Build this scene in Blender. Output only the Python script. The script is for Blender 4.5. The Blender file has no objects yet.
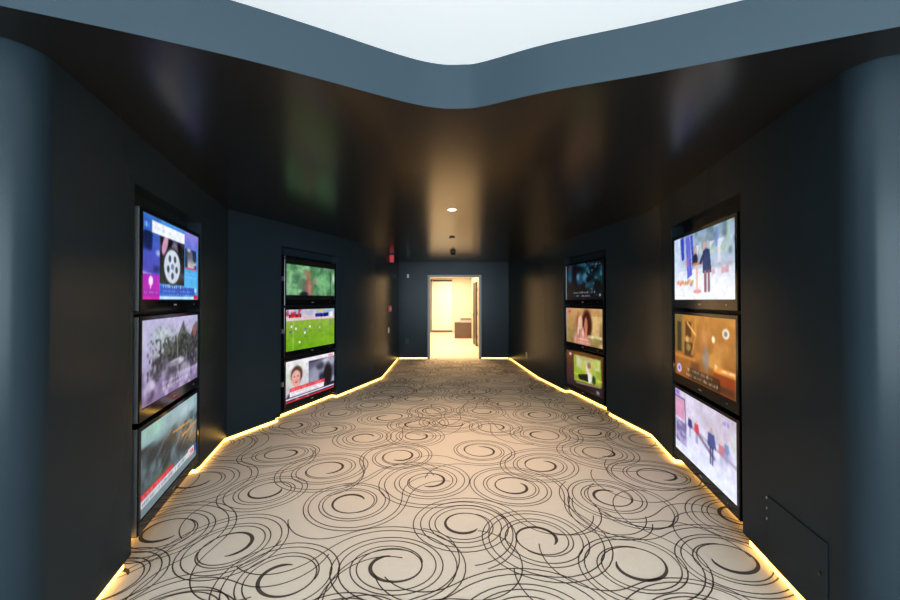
import bpy, bmesh, math, random
import numpy as np
from mathutils import Vector, Matrix

random.seed(7)
S = bpy.context.scene
COL = S.collection
PI = math.pi

# ------------------------------------------------------------------ camera, world, light, exposure
CAM_H = 1.48
cd = bpy.data.cameras.new('camera'); cam = bpy.data.objects.new('camera', cd); COL.objects.link(cam)
cd.lens = 14.0; cd.sensor_width = 36.0; cd.clip_start = 0.02
cam.location = (0, 0, CAM_H); cam.rotation_euler = (math.radians(90.6), 0, 0)
cd.shift_y = -3.7 / 900
S.camera = cam

w = bpy.data.worlds.new('sky'); S.world = w; w.use_nodes = True
w.node_tree.nodes['Background'].inputs[0].default_value = (0.72, 0.86, 1.0, 1)
w.node_tree.nodes['Background'].inputs[1].default_value = 1.0

def area_light(name, loc, rot, sx, sy, power, color, spread=None):
    l = bpy.data.lights.new(name, 'AREA'); l.shape = 'RECTANGLE'; l.size = sx; l.size_y = sy
    l.energy = power; l.color = color
    if spread: l.spread = spread
    o = bpy.data.objects.new(name, l); COL.objects.link(o)
    o.location = loc; o.rotation_euler = rot
    return o
# daylight through the window wall of the lobby behind the camera
WIN_X, WIN_CX, WIN_Z0, WIN_Z1, BACK_Y = 3.4, 1.2, 0.25, 3.05, -5.0
area_light('daylight', (WIN_CX, BACK_Y - 0.3, (WIN_Z0 + WIN_Z1) / 2), (PI / 2, 0, 0), 2 * WIN_X, WIN_Z1 - WIN_Z0, 980, (0.72, 0.89, 1.0))
# the bright room at the far end, lit from its ceiling
area_light('reception_ceiling_light', (0.0, 10.6, 2.47), (0, 0, 0), 1.2, 2.4, 92, (1.0, 0.69, 0.34))
area_light('reception_ceiling_light_deep', (0.0, 14.0, 2.47), (0, 0, 0), 1.2, 3.0, 80, (1.0, 0.74, 0.44))

S.view_settings.view_transform = 'Standard'
S.view_settings.look = 'None'
S.view_settings.gamma = 1
S.view_settings.use_curve_mapping = False
S.view_settings.exposure = 0.0

# ------------------------------------------------------------------ helpers
def obj(name, verts, faces, mats, parent=None, smooth=False, loc=None, fmat=None):
    me = bpy.data.meshes.new(name); me.from_pydata([tuple(v) for v in verts], [], faces); me.update()
    if not isinstance(mats, (list, tuple)): mats = [mats]
    for m in mats: me.materials.append(m)
    if fmat is not None: me.polygons.foreach_set('material_index', fmat)
    if smooth: me.polygons.foreach_set('use_smooth', [True] * len(me.polygons))
    o = bpy.data.objects.new(name, me); COL.objects.link(o)
    if parent: o.parent = parent
    if loc: o.location = loc
    return o
def bobj(name, bm, mat, parent=None, smooth=False):
    bmesh.ops.recalc_face_normals(bm, faces=bm.faces)
    me = bpy.data.meshes.new(name); bm.to_mesh(me); bm.free(); me.materials.append(mat)
    if smooth: me.polygons.foreach_set('use_smooth', [True] * len(me.polygons))
    o = bpy.data.objects.new(name, me); COL.objects.link(o)
    if parent: o.parent = parent
    return o
def box(bm, x0, x1, y0, y1, z0, z1, bevel=0.0, seg=2):
    r = bmesh.ops.create_cube(bm, size=1)
    vs = r['verts']
    for v in vs:
        v.co = ((x0 + x1) / 2 + v.co.x * (x1 - x0), (y0 + y1) / 2 + v.co.y * (y1 - y0), (z0 + z1) / 2 + v.co.z * (z1 - z0))
    if bevel:
        es = list({e for v in vs for e in v.link_edges})
        bmesh.ops.bevel(bm, geom=es, offset=bevel, segments=seg, affect='EDGES', profile=0.5)
def boxobj(name, x0, x1, y0, y1, z0, z1, mat, parent=None, bevel=0.0, seg=2):
    bm = bmesh.new(); box(bm, x0, x1, y0, y1, z0, z1, bevel, seg)
    return bobj(name, bm, mat, parent)
def lathe(bm, prof, n=32):
    rings = []
    for r, z in prof:
        if r < 1e-6: rings.append([bm.verts.new((0, 0, z))])
        else: rings.append([bm.verts.new((r * math.cos(2 * PI * k / n), r * math.sin(2 * PI * k / n), z)) for k in range(n)])
    for a, b in zip(rings, rings[1:]):
        for k in range(n):
            k2 = (k + 1) % n
            if len(a) == 1: bm.faces.new((a[0], b[k], b[k2]))
            elif len(b) == 1: bm.faces.new((a[k], a[k2], b[0]))
            else: bm.faces.new((a[k], a[k2], b[k2], b[k]))
def empty(name, loc, rz=0.0):
    o = bpy.data.objects.new(name, None); COL.objects.link(o); o.location = loc; o.rotation_euler = (0, 0, rz)
    o.empty_display_size = 0.1
    return o
def tag(o, label, cat, group=None):
    o['label'] = label; o['category'] = cat
    if group: o['group'] = group
    return o
def struct(o, label=None):
    o['kind'] = 'structure'
    if label: o['label'] = label
    return o

# ------------------------------------------------------------------ materials
def mat(name, color, rough=0.5, metal=0.0, spec=0.5, noise=None, bump=None, emit=None, estr=0.0, coat=0.0):
    """procedural Principled material; noise=(scale, amount, stretch) varies the colour, bump=(scale, strength)"""
    m = bpy.data.materials.new(name); m.use_nodes = True
    nt = m.node_tree; b = nt.nodes['Principled BSDF']
    b.inputs['Base Color'].default_value = (*color, 1); b.inputs['Roughness'].default_value = rough
    b.inputs['Metallic'].default_value = metal; b.inputs['Specular IOR Level'].default_value = spec
    b.inputs['Coat Weight'].default_value = coat
    if emit:
        b.inputs['Emission Color'].default_value = (*emit, 1); b.inputs['Emission Strength'].default_value = estr
    tc = nt.nodes.new('ShaderNodeTexCoord')
    if noise:
        mp = nt.nodes.new('ShaderNodeMapping'); mp.inputs['Scale'].default_value = noise[2]
        nz = nt.nodes.new('ShaderNodeTexNoise'); nz.inputs['Scale'].default_value = noise[0]; nz.inputs['Detail'].default_value = 4
        mx = nt.nodes.new('ShaderNodeMix'); mx.data_type = 'RGBA'
        a = noise[1]
        mx.inputs[6].default_value = (*[c * (1 - a) for c in color], 1)
        mx.inputs[7].default_value = (*[min(1, c * (1 + a)) for c in color], 1)
        nt.links.new(tc.outputs['Object'], mp.inputs[0]); nt.links.new(mp.outputs[0], nz.inputs[0])
        nt.links.new(nz.outputs['Fac'], mx.inputs[0]); nt.links.new(mx.outputs[2], b.inputs['Base Color'])
    if bump:
        n2 = nt.nodes.new('ShaderNodeTexNoise'); n2.inputs['Scale'].default_value = bump[0]; n2.inputs['Detail'].default_value = 3
        bp = nt.nodes.new('ShaderNodeBump'); bp.inputs['Strength'].default_value = bump[1]; bp.inputs['Distance'].default_value = 0.004
        src = tc.outputs['Object']
        if len(bump) > 2:
            m2 = nt.nodes.new('ShaderNodeMapping'); m2.inputs['Scale'].default_value = bump[2]
            nt.links.new(src, m2.inputs[0]); src = m2.outputs[0]
        nt.links.new(src, n2.inputs[0]); nt.links.new(n2.outputs['Fac'], bp.inputs['Height'])
        nt.links.new(bp.outputs[0], b.inputs['Normal'])
    return m
M = {}
PAINT = (0.0140, 0.0235, 0.0305)
M['wall'] = mat('dark_satin_wall_paint', PAINT, rough=0.27, spec=0.11, noise=(3, 0.12, (1, 1, 1)), bump=(60, 0.03))
M['ceil'] = mat('dark_satin_ceiling_paint', (0.011, 0.0115, 0.013), rough=0.23, spec=0.5, noise=(2, 0.15, (1, 4, 1)), bump=(3, 0.05, (0.6, 4, 1)))
M['ceil'].node_tree.nodes['Principled BSDF'].inputs['Specular Tint'].default_value = (1.0, 0.76, 0.44, 1)
M['fascia'] = mat('fascia_daylit_wall_paint', (0.0165, 0.034, 0.047), rough=0.45, spec=0.3, noise=(2, 0.06, (1, 1, 1)))  # same paint as the walls, daylight put in as a lighter, bluer tone
M['white'] = mat('white_ceiling_paint', (0.80, 0.82, 0.83), rough=0.9, noise=(2, 0.02, (1, 1, 1)))
M['glowceil'] = mat('white_ceiling_added_glow', (0.7, 0.7, 0.7), rough=0.8, emit=(0.90, 0.97, 1.0), estr=0.60)  # emission added so the white lobby ceiling comes out bright
M['lobby'] = mat('pale_grey_lobby_paint', (0.55, 0.56, 0.57), rough=0.85, noise=(2, 0.03, (1, 1, 1)))
M['carpet'] = mat('beige_carpet_pile', (0.84, 0.69, 0.55), rough=0.95, spec=0.1, noise=(260, 0.16, (1, 1, 1)), bump=(420, 0.5))
M['swirl'] = mat('brown_carpet_swirl_pile', (0.095, 0.070, 0.055), rough=0.95, spec=0.1, noise=(260, 0.25, (1, 1, 1)), bump=(420, 0.5))
M['led'] = mat('warm_led_tape', (0.9, 0.8, 0.6), rough=0.5, emit=(1.0, 0.56, 0.10), estr=5.2)
M['black'] = mat('gloss_black_plastic', (0.004, 0.004, 0.005), rough=0.10, spec=0.35, noise=(20, 0.1, (1, 1, 1)))
M['silver'] = mat('brushed_silver', (0.45, 0.46, 0.48), rough=0.35, metal=0.9, noise=(40, 0.08, (1, 1, 20)))
M['matblack'] = mat('matt_black_plastic', (0.01, 0.01, 0.011), rough=0.5, noise=(30, 0.1, (1, 1, 1)))
M['cream'] = mat('cream_wall_paint', (0.82, 0.76, 0.66), rough=0.8, noise=(2, 0.03, (1, 1, 1)))
M['creamfloor'] = mat('cream_stone_floor', (0.80, 0.72, 0.60), rough=0.45, noise=(3, 0.06, (1, 1, 1)))
M['jamb'] = mat('pale_metal_door_frame', (0.16, 0.155, 0.15), rough=0.4, metal=0.2, noise=(10, 0.05, (1, 1, 1)))
M['brownwood'] = mat('brown_wood_veneer', (0.11, 0.065, 0.035), rough=0.5, noise=(6, 0.25, (1, 1, 8)))
M['darkwood'] = mat('dark_wood_veneer', (0.035, 0.018, 0.010), rough=0.45, noise=(6, 0.3, (8, 8, 1)))
M['redplastic'] = mat('red_plastic', (0.55, 0.03, 0.04), rough=0.4, noise=(20, 0.05, (1, 1, 1)))
M['exitred'] = mat('lit_red_sign_face', (0.5, 0.02, 0.02), rough=0.4, emit=(1.0, 0.03, 0.04), estr=0.18)
M['whiteplastic'] = mat('white_plastic', (0.62, 0.60, 0.56), rough=0.4, noise=(20, 0.03, (1, 1, 1)))
M['lamp'] = mat('downlight_lens', (0.9, 0.85, 0.7), rough=0.4, emit=(1.0, 0.80, 0.52), estr=12.0)
M['frosted'] = mat('frosted_white_panel', (0.80, 0.78, 0.74), rough=0.25, noise=(1.2, 0.05, (1, 1, 1)))
M['metal'] = mat('grey_window_mullion', (0.30, 0.31, 0.33), rough=0.4, metal=0.6, noise=(10, 0.05, (1, 1, 1)))
g = bpy.data.materials.new('clear_window_glass'); g.use_nodes = True
nt = g.node_tree; nt.nodes.remove(nt.nodes['Principled BSDF'])
tr = nt.nodes.new('ShaderNodeBsdfTransparent'); gl = nt.nodes.new('ShaderNodeBsdfGlossy'); gl.inputs['Roughness'].default_value = 0.02
fr = nt.nodes.new('ShaderNodeFresnel'); fr.inputs[0].default_value = 1.2; mx = nt.nodes.new('ShaderNodeMixShader')
nt.links.new(fr.outputs[0], mx.inputs[0]); nt.links.new(tr.outputs[0], mx.inputs[1]); nt.links.new(gl.outputs[0], mx.inputs[2])
nt.links.new(mx.outputs[0], nt.nodes['Material Output'].inputs[0])
M['glass'] = g
def screen_material():
    m = bpy.data.materials.new('lit_tv_picture'); m.use_nodes = True
    nt = m.node_tree; b = nt.nodes['Principled BSDF']
    b.inputs['Base Color'].default_value = (0.01, 0.01, 0.01, 1); b.inputs['Roughness'].default_value = 0.25
    at = nt.nodes.new('ShaderNodeAttribute'); at.attribute_name = 'picture'
    nt.links.new(at.outputs['Color'], b.inputs['Emission Color']); b.inputs['Emission Strength'].default_value = 1.0
    return m
M['screen'] = screen_material()

# ------------------------------------------------------------------ plan of the corridor
CEIL = 2.43; FASCIA_TOP = 2.65; NICHE_TOP = 2.14; GAP = 0.062; LOBBY_CEIL = 3.3
END_Y = 8.78
TVW, TVH = 0.93, 0.523
V2 = lambda x, y: Vector((x, y))
# near screen edge -> far screen edge of each column
COLS = {'left_near': (V2(-1.812, 2.068), V2(-2.115, 2.945)), 'left_far': (V2(-2.032, 4.350), V2(-1.721, 5.227)),
        'right_near': (V2(1.799, 2.212), V2(1.996, 3.121)), 'right_far': (V2(1.998, 4.600), V2(1.828, 5.515))}
def niche(key, m0, m1, side, depth=0.10):
    a, b = COLS[key]; u = (b - a).normalized()
    n = V2(-u.y, u.x) * (1 if side < 0 else -1)             # outward, away from the corridor
    p0 = a - u * m0; p1 = b + u * m1
    return [p0, p0 + n * depth, p1 + n * depth, p1], (p0, p1)
def arc(p, heading_in, heading_out, r, side, n=10):
    """rounded convex corner from p; headings are angles of travel"""
    pts = []; d = heading_out - heading_in
    sgn = 1 if d > 0 else -1
    c = p + V2(math.cos(heading_in + sgn * PI / 2), math.sin(heading_in + sgn * PI / 2)) * r
    for k in range(n + 1):
        a = heading_in + d * k / n - sgn * PI / 2
        pts.append(c + V2(math.cos(a), math.sin(a)) * r)
    return pts
def wall_line(side, near, far, C0, D, E, fslope, start_d, mn, mf):
    n1, (a0, a1) = niche(near, mn[0], mn[1], side)
    n2, (b0, b1) = niche(far, mf[0], mf[1], side)
    a, b = COLS[near]; u = (b - a).normalized()
    t = (start_d - a.y) / u.y
    p = a + u * t                                            # where the rounding starts, travelling towards the camera
    hin = math.atan2(-u.y, -u.x)
    hout = math.atan2(-fslope, side * 1.0)
    if side < 0: hout = -PI + math.atan(fslope) if False else math.atan2(-fslope, -1.0)
    if side > 0 and hout < hin: hout = hout
    if side < 0:
        while hout > hin: hout -= 2 * PI
    else:
        while hout < hin: hout += 2 * PI
    ar = arc(p, hin, hout, 0.11, side)
    tail = ar[-1] + V2(math.cos(hout), math.sin(hout)) * 3.4
    start = [tail] + ar[::-1]
    lower = start + n1 + [C0] + n2 + [D, E]
    upper = start + [a0, a1, C0, b0, b1, D, E]
    return lower, upper, (n1, n2)
FL, FR = 0.400, 0.325
LEFT = wall_line(-1, 'left_near', 'left_far', V2(-2.325, 3.66), V2(-1.254, 6.55), V2(-1.279, END_Y), FL, 1.385, (0.11, 0.05), (0.085, 0.065))
RIGHT = wall_line(1, 'right_near', 'right_far', V2(2.140, 3.775), V2(1.63, 6.58), V2(1.467, END_Y), FR, 1.48, (0.065, 0.045), (0.083, 0.065))
def offset(pts, dist, side):
    """mitred offset, outward from the corridor (to the left of travel into the corridor on the left side)"""
    out = []
    for i, p in enumerate(pts):
        ns = []
        for a, b in ((i - 1, i), (i, i + 1)):
            if a < 0 or b >= len(pts): continue
            u = (pts[b] - pts[a])
            if u.length < 1e-6: continue
            u.normalize(); ns.append(V2(-u.y, u.x) * (1 if side < 0 else -1))
        if len(ns) == 1: out.append(p + ns[0] * dist)
        else:
            m = (ns[0] + ns[1]); m.normalize()
            out.append(p + m * (dist / max(0.35, m.dot(ns[0]))))
    return out

def build_wall(name, side, data):
    lower, upper, niches = data
    vs, fs = [], []
    def strip(pa, za, pb, zb):
        n = len(pa); o = len(vs)
        vs.extend([(p.x, p.y, za) for p in pa]); vs.extend([(p.x, p.y, zb) for p in pb])
        for i in range(n - 1): fs.append((o + i, o + i + 1, o + n + i + 1, o + n + i))
    back = offset(lower, 0.035, side)
    strip(lower, GAP, lower, NICHE_TOP)
    strip(upper, NICHE_TOP, upper, CEIL)
    strip(back, 0.0, back, GAP)                # recessed plinth behind the shadow gap
    strip(back, GAP, lower, GAP)               # underside of the wall
    for nc in niches:
        o = len(vs); vs.extend([(p.x, p.y, NICHE_TOP) for p in nc]); fs.append((o, o + 1, o + 2, o + 3))
    ob = obj(name, vs, fs, M['wall'])
    bm = bmesh.new(); bm.from_mesh(ob.data); bmesh.ops.remove_doubles(bm, verts=bm.verts, dist=0.0002)
    bmesh.ops.recalc_face_normals(bm, faces=bm.faces); bm.to_mesh(ob.data); bm.free()
    # smooth only the rounded corner
    for f in ob.data.polygons:
        c = f.center; f.use_smooth = c.y < 1.46
    ob.data.set_sharp_from_angle(angle=math.radians(25))
    struct(ob)
    return ob
wall_left = build_wall('wall_left', -1, LEFT)
wall_right = build_wall('wall_right', 1, RIGHT)

# ------------------------------------------------------------------ end wall with its doorway
DX0, DX1, DTOP = -0.552, 0.778, 2.107
def wall_end():
    bm = bmesh.new()
    for (x0, x1, z0, z1) in ((-1.45, DX0, 0.045, CEIL), (DX1, 1.65, 0.045, CEIL), (DX0, DX1, DTOP, CEIL)):
        box(bm, x0, x1, END_Y, END_Y + 0.2, z0, z1)
    for (x0, x1) in ((-1.45, DX0), (DX1, 1.65)):
        box(bm, x0, x1, END_Y + 0.035, END_Y + 0.2, 0, 0.045)
    return struct(bobj('wall_end', bm, M['wall']))
we = wall_end()
def frame():
    bm = bmesh.new(); t = 0.045
    for (x0, x1, z0, z1) in ((DX0 - 0.01, DX0 + t, 0, DTOP), (DX1 - t, DX1 + 0.01, 0, DTOP), (DX0 + t, DX1 - t, DTOP - t, DTOP)):
        box(bm, x0, x1, END_Y - 0.012, END_Y + 0.215, z0, z1, 0.003)
    return struct(bobj('door_1', bm, M['jamb']))
frame()

# ------------------------------------------------------------------ dark ceiling, fascia, lobby ceiling
def fascia_line():
    """front edge of the dark ceiling in plan: two gently bowed arms meeting in a rounded point"""
    K = [(-5.2, -0.20), (-2.6, 0.72), (-1.444, 1.123), (-0.94, 1.317), (-0.626, 1.4615), (-0.2375, 1.659), (-0.06, 1.722), (0.06, 1.727), (0.16, 1.708),
         (0.4524, 1.583), (0.835, 1.4615), (1.156, 1.349), (1.554, 1.209), (2.6, 0.86), (5.2, 0.0)]
    pts = []
    for i in range(1, len(K) - 2):
        p0, p1, p2, p3 = (Vector(K[i + d]) for d in (-1, 0, 1, 2)); n = 6
        for k in range(n):
            t = k / n
            pts.append(0.5 * ((2 * p1) + (p2 - p0) * t + (2 * p0 - 5 * p1 + 4 * p2 - p3) * t * t + (3 * p1 - p0 - 3 * p2 + p3) * t ** 3))
    return [V2(*K[0])] + pts + [V2(*K[-2]), V2(*K[-1])]
FL_PTS = fascia_line()
def ceiling_slab():
    n = len(FL_PTS); vs = [(p.x, p.y, CEIL) for p in FL_PTS] + [(p.x, 9.0, CEIL) for p in FL_PTS]
    fs = [(i, i + 1, n + i + 1, n + i) for i in range(n - 1)]
    return struct(obj('ceiling', vs, fs, M['ceil']))
ceiling_slab()
def fascia():
    n = len(FL_PTS); back = [p + V2(0, 0.05) for p in FL_PTS]
    vs = [(p.x, p.y, CEIL) for p in FL_PTS] + [(p.x, p.y, FASCIA_TOP) for p in FL_PTS] + [(p.x, p.y, FASCIA_TOP) for p in back] + [(p.x, p.y, CEIL + 0.002) for p in back]
    fs = []
    for i in range(n - 1):
        for a, b in ((0, 1), (1, 2), (2, 3)):
            fs.append((a * n + i, a * n + i + 1, b * n + i + 1, b * n + i))
    o = obj('trim_1', vs, fs, M['fascia'])
    for f in o.data.polygons: f.use_smooth = True
    o.data.set_sharp_from_angle(angle=math.radians(30))
    return struct(o)
fascia()
# lobby shell behind the camera: raised white ceiling, light walls, window wall
LX = 5.0
struct(boxobj('ceiling_lobby', -LX, LX, BACK_Y, 3.6, LOBBY_CEIL, LOBBY_CEIL + 0.1, M['glowceil']))
struct(boxobj('wall_above_ceiling', -LX, LX, 3.6, 3.7, CEIL + 0.02, LOBBY_CEIL, M['white']))
struct(boxobj('wall_lobby_left', -LX - 0.1, -LX, BACK_Y, 3.6, 0, LOBBY_CEIL, M['lobby']))
struct(boxobj('wall_lobby_right', LX, LX + 0.1, BACK_Y, 3.6, 0, LOBBY_CEIL, M['lobby']))
def wall_back():
    bm = bmesh.new(); y0, y1 = BACK_Y - 0.2, BACK_Y
    box(bm, -LX, WIN_CX - WIN_X, y0, y1, 0, LOBBY_CEIL); box(bm, WIN_CX + WIN_X, LX, y0, y1, 0, LOBBY_CEIL)
    box(bm, WIN_CX - WIN_X, WIN_CX + WIN_X, y0, y1, 0, WIN_Z0); box(bm, WIN_CX - WIN_X, WIN_CX + WIN_X, y0, y1, WIN_Z1, LOBBY_CEIL)
    return struct(bobj('wall_lobby_back', bm, M['lobby']))
wall_back()
for k in range(4):
    x0 = WIN_CX - WIN_X + k * WIN_X / 2; x1 = x0 + WIN_X / 2
    wf = bmesh.new()
    for (a, b, c, d) in ((x0, x0 + 0.03, WIN_Z0, WIN_Z1), (x1 - 0.03, x1, WIN_Z0, WIN_Z1), (x0 + 0.03, x1 - 0.03, WIN_Z0, WIN_Z0 + 0.03), (x0 + 0.03, x1 - 0.03, WIN_Z1 - 0.03, WIN_Z1)):
        box(wf, a, b, BACK_Y - 0.13, BACK_Y - 0.07, c, d)
    f = struct(bobj('window_%d' % (k + 1), wf, M['metal']))
    boxobj('pane', x0 + 0.03, x1 - 0.03, BACK_Y - 0.105, BACK_Y - 0.095, WIN_Z0 + 0.03, WIN_Z1 - 0.03, M['glass'], f)

# ------------------------------------------------------------------ carpet with its swirls
def px(x, y):                     # photograph pixel on the floor -> plan position
    d = 350 * CAM_H / (y - 300); return ((x - 450) / 350 * d, d)
# (pixel x, pixel y of the swirl's eye, turn direction: 1 counter-clockwise from above, tip angle in degrees)
EYES = [(393, 564, 1, 110), (285.5, 575, 1, 90), (464.5, 523, -1, -30), (539, 537, 1, -30), (635.5, 563, 1, 150), (728, 558, 1, 160),
        (737, 513, 1, 60), (167, 530, -1, -20), (231, 544.5, 1, -90), (197, 480, -1, 0), (284, 453, -1, 90), (269, 490, -1, 10),
        (328, 468, 1, -90), (352, 501, 1, 40), (327, 429, -1, 60), (365.5, 437, 1, 30), (400, 455.5, 1, -120), (429, 480, 1, -110),
        (418, 435.5, -1, 60), (481, 450, -1, 110), (513, 485.5, -1, 60), (542, 464.5, -1, 60), (542, 434.5, 1, 90), (453, 423, -1, 20),
        (493, 427, 1, -60), (600, 452, 1, -90), (609, 495.5, 1, 60), (658, 474.5, 1, -90), (591, 432, -1, 0), (647, 440, -1, 120),
        (531, 625, 1, 60), (165, 625, -1, 0), (340, 640, 1, 20), (705, 630, 1, 120), (440, 660, -1, 80),
        (339.5, 412.7, -1, 0), (388, 417, 1, 90), (370.7, 404.7, -1, 20), (390, 391.7, 1, 60), (416, 399, -1, 0), (424, 391, 1, 30), (293, 425, -1, 90),
        (433, 410, 1, 0), (467, 397.6, -1, 60), (504.7, 403.8, 1, 120), (483, 411, -1, 30), (537.6, 414.4, 1, 80), (509, 391, 1, 10), (544, 398, -1, 0),
        (574, 407, -1, 45), (448, 386, 1, 0), (508, 381, -1, 30), (540, 389, 1, 0), (588, 418, 1, 0), (360, 386, 1, 20), (385, 397, -1, 90)]
def carpet():
    vs = [(-LX, BACK_Y, 0), (LX, BACK_Y, 0), (LX, END_Y + 0.1, 0), (-LX, END_Y + 0.1, 0)]; fs = [(0, 1, 2, 3)]; fm = [0]
    rnd = random.Random(11)
    eyes = [(*px(x, y), h, math.radians(a)) for x, y, h, a in EYES]
    # the same loose lattice carries on to the far door and under the camera
    y = -4.8; row = 0
    while y < 8.6:
        x = -2.9 + (row % 2) * 0.29
        if y < 1.2: x -= 1.7
        xe = 2.9 if y >= 1.2 else 4.6
        while x < xe:
            cx, cy = x + rnd.uniform(-.12, .12), y + rnd.uniform(-.10, .10)
            if all((cx - e[0]) ** 2 + ((cy - e[1]) * 1.1) ** 2 > 0.40 ** 2 for e in eyes):
                eyes.append((cx, cy, rnd.choice((1, -1)), rnd.uniform(0, 2 * PI)))
            x += 0.56
        y += 0.47; row += 1
    def ribbon(pts, wid):
        n = len(pts); o = len(vs); quads = []
        for i in range(n):
            a = pts[max(0, i - 1)]; b = pts[min(n - 1, i + 1)]
            tx, ty = b[0] - a[0], b[1] - a[1]; L = math.hypot(tx, ty) or 1
            nx, ny = -ty / L * wid[i] / 2, tx / L * wid[i] / 2
            vs.append((pts[i][0] + nx, pts[i][1] + ny, 0.0012)); vs.append((pts[i][0] - nx, pts[i][1] - ny, 0.0012))
        for i in range(n - 1):
            if max(abs(pts[i][0]), abs(pts[i + 1][0])) > LX - .05: continue
            if not (BACK_Y + .05 < pts[i][1] < END_Y + .07 and BACK_Y + .05 < pts[i + 1][1] < END_Y + .07): continue
            fs.append((o + 2 * i, o + 2 * i + 1, o + 2 * i + 3, o + 2 * i + 2)); fm.append(1)
    for (cx, cy, h, ang) in eyes:
        sc = rnd.uniform(0.98, 1.14); far = cy > 5.0; q = 22 if far else (40 if cy > 1 else 20)
        e = rnd.uniform(1.02, 1.16); tilt = rnd.uniform(-.3, .3); ct, st = math.cos(tilt), math.sin(tilt)
        jit = rnd.uniform(-.006, .006)
        def P(r, th):
            lx, ly = r * e * math.cos(th), r / e * 0.97 * math.sin(th)
            return (cx + lx * ct - ly * st, cy + lx * st + ly * ct)
        tA = rnd.uniform(2.6, 3.2); tB = tA + rnd.uniform(-.09, .03); swing = rnd.uniform(.5, 1.05); swk = rnd.uniform(.26, .36)
        for (t0, t1, dr, arm) in ((0.0, tA, 0.0, rnd.random() < .92), (0.75, tB, 0.026 + jit, rnd.random() < .92)):
            n = int((t1 - t0) * q); pts = []; wd = []
            for i in range(n + 1):
                t = t0 + (t1 - t0) * i / n
                r = sc * (0.088 + 0.040 * min(t, .6) + 0.026 * t + 0.0165 * t * t) + dr * min(1, (t - t0) * 3 + .15) * (1 + .28 * max(0, t - 1))
                pts.append(P(r, ang + h * 2 * PI * t))
                wt = 0.0070 + (0.0155 * math.exp(-((t - .22) / .34) ** 2) if t0 == 0 else 0)
                if t0 == 0 and t < .08: wt *= .35 + .65 * t / .08
                wd.append(wt)
            if arm:                                # the outer line runs on and swings the other way into a neighbour
                ds = 0.02; L = swing + rnd.uniform(-.12, .12); k0 = 1 / (0.36 if t0 else 0.33)
                a, b = pts[-2], pts[-1]; hd = math.atan2(b[1] - a[1], b[0] - a[0]); s = 0; p = b
                while s < L:
                    k = (k0 * (1 - min(1, s / .12)) - min(1, max(0, s - .06) / .12) / swk) * h
                    hd += k * ds; p = (p[0] + ds * math.cos(hd), p[1] + ds * math.sin(hd)); pts.append(p); wd.append(0.0068); s += ds
            ribbon(pts, wd)
    o = obj('floor', vs, fs, [M['carpet'], M['swirl']], fmat=fm)
    return struct(o)
carpet()

# ------------------------------------------------------------------ warm light strips in the shadow gap
def light_strip(name, line, side, label, dist=0.022, z0=0.006, z1=0.032):
    a = offset(line, dist, side); b = offset(line, dist + 0.008, side); n = len(a)
    vs = [(p.x, p.y, z0) for p in a] + [(p.x, p.y, z1) for p in a] + [(p.x, p.y, z1) for p in b] + [(p.x, p.y, z0) for p in b]
    fs = []
    for i in range(n - 1):
        for r in range(4):
            r2 = (r + 1) % 4
            fs.append((r * n + i, r * n + i + 1, r2 * n + i + 1, r2 * n + i))
    fs += [(0, n, 2 * n, 3 * n), (n - 1, 4 * n - 1, 3 * n - 1, 2 * n - 1)]
    o = obj(name, vs, fs, M['led'])
    return tag(o, label, 'light strip', 'warm light strips along the skirting')
li = 11                                            # strips start at the straight run, past the rounded corner
light_strip('light_strip', LEFT[0][li:], -1, 'warm glowing light strip along the foot of the left wall')
light_strip('light_strip', RIGHT[0][li:], 1, 'warm glowing light strip along the foot of the right wall')
light_strip('light_strip', [V2(-1.27, END_Y), V2(DX0 - 0.02, END_Y)], -1, 'short glowing light strip at the end wall left of the doorway')
light_strip('light_strip', [V2(DX1 + 0.02, END_Y), V2(1.46, END_Y)], -1, 'short glowing light strip at the end wall right of the doorway')

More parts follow.
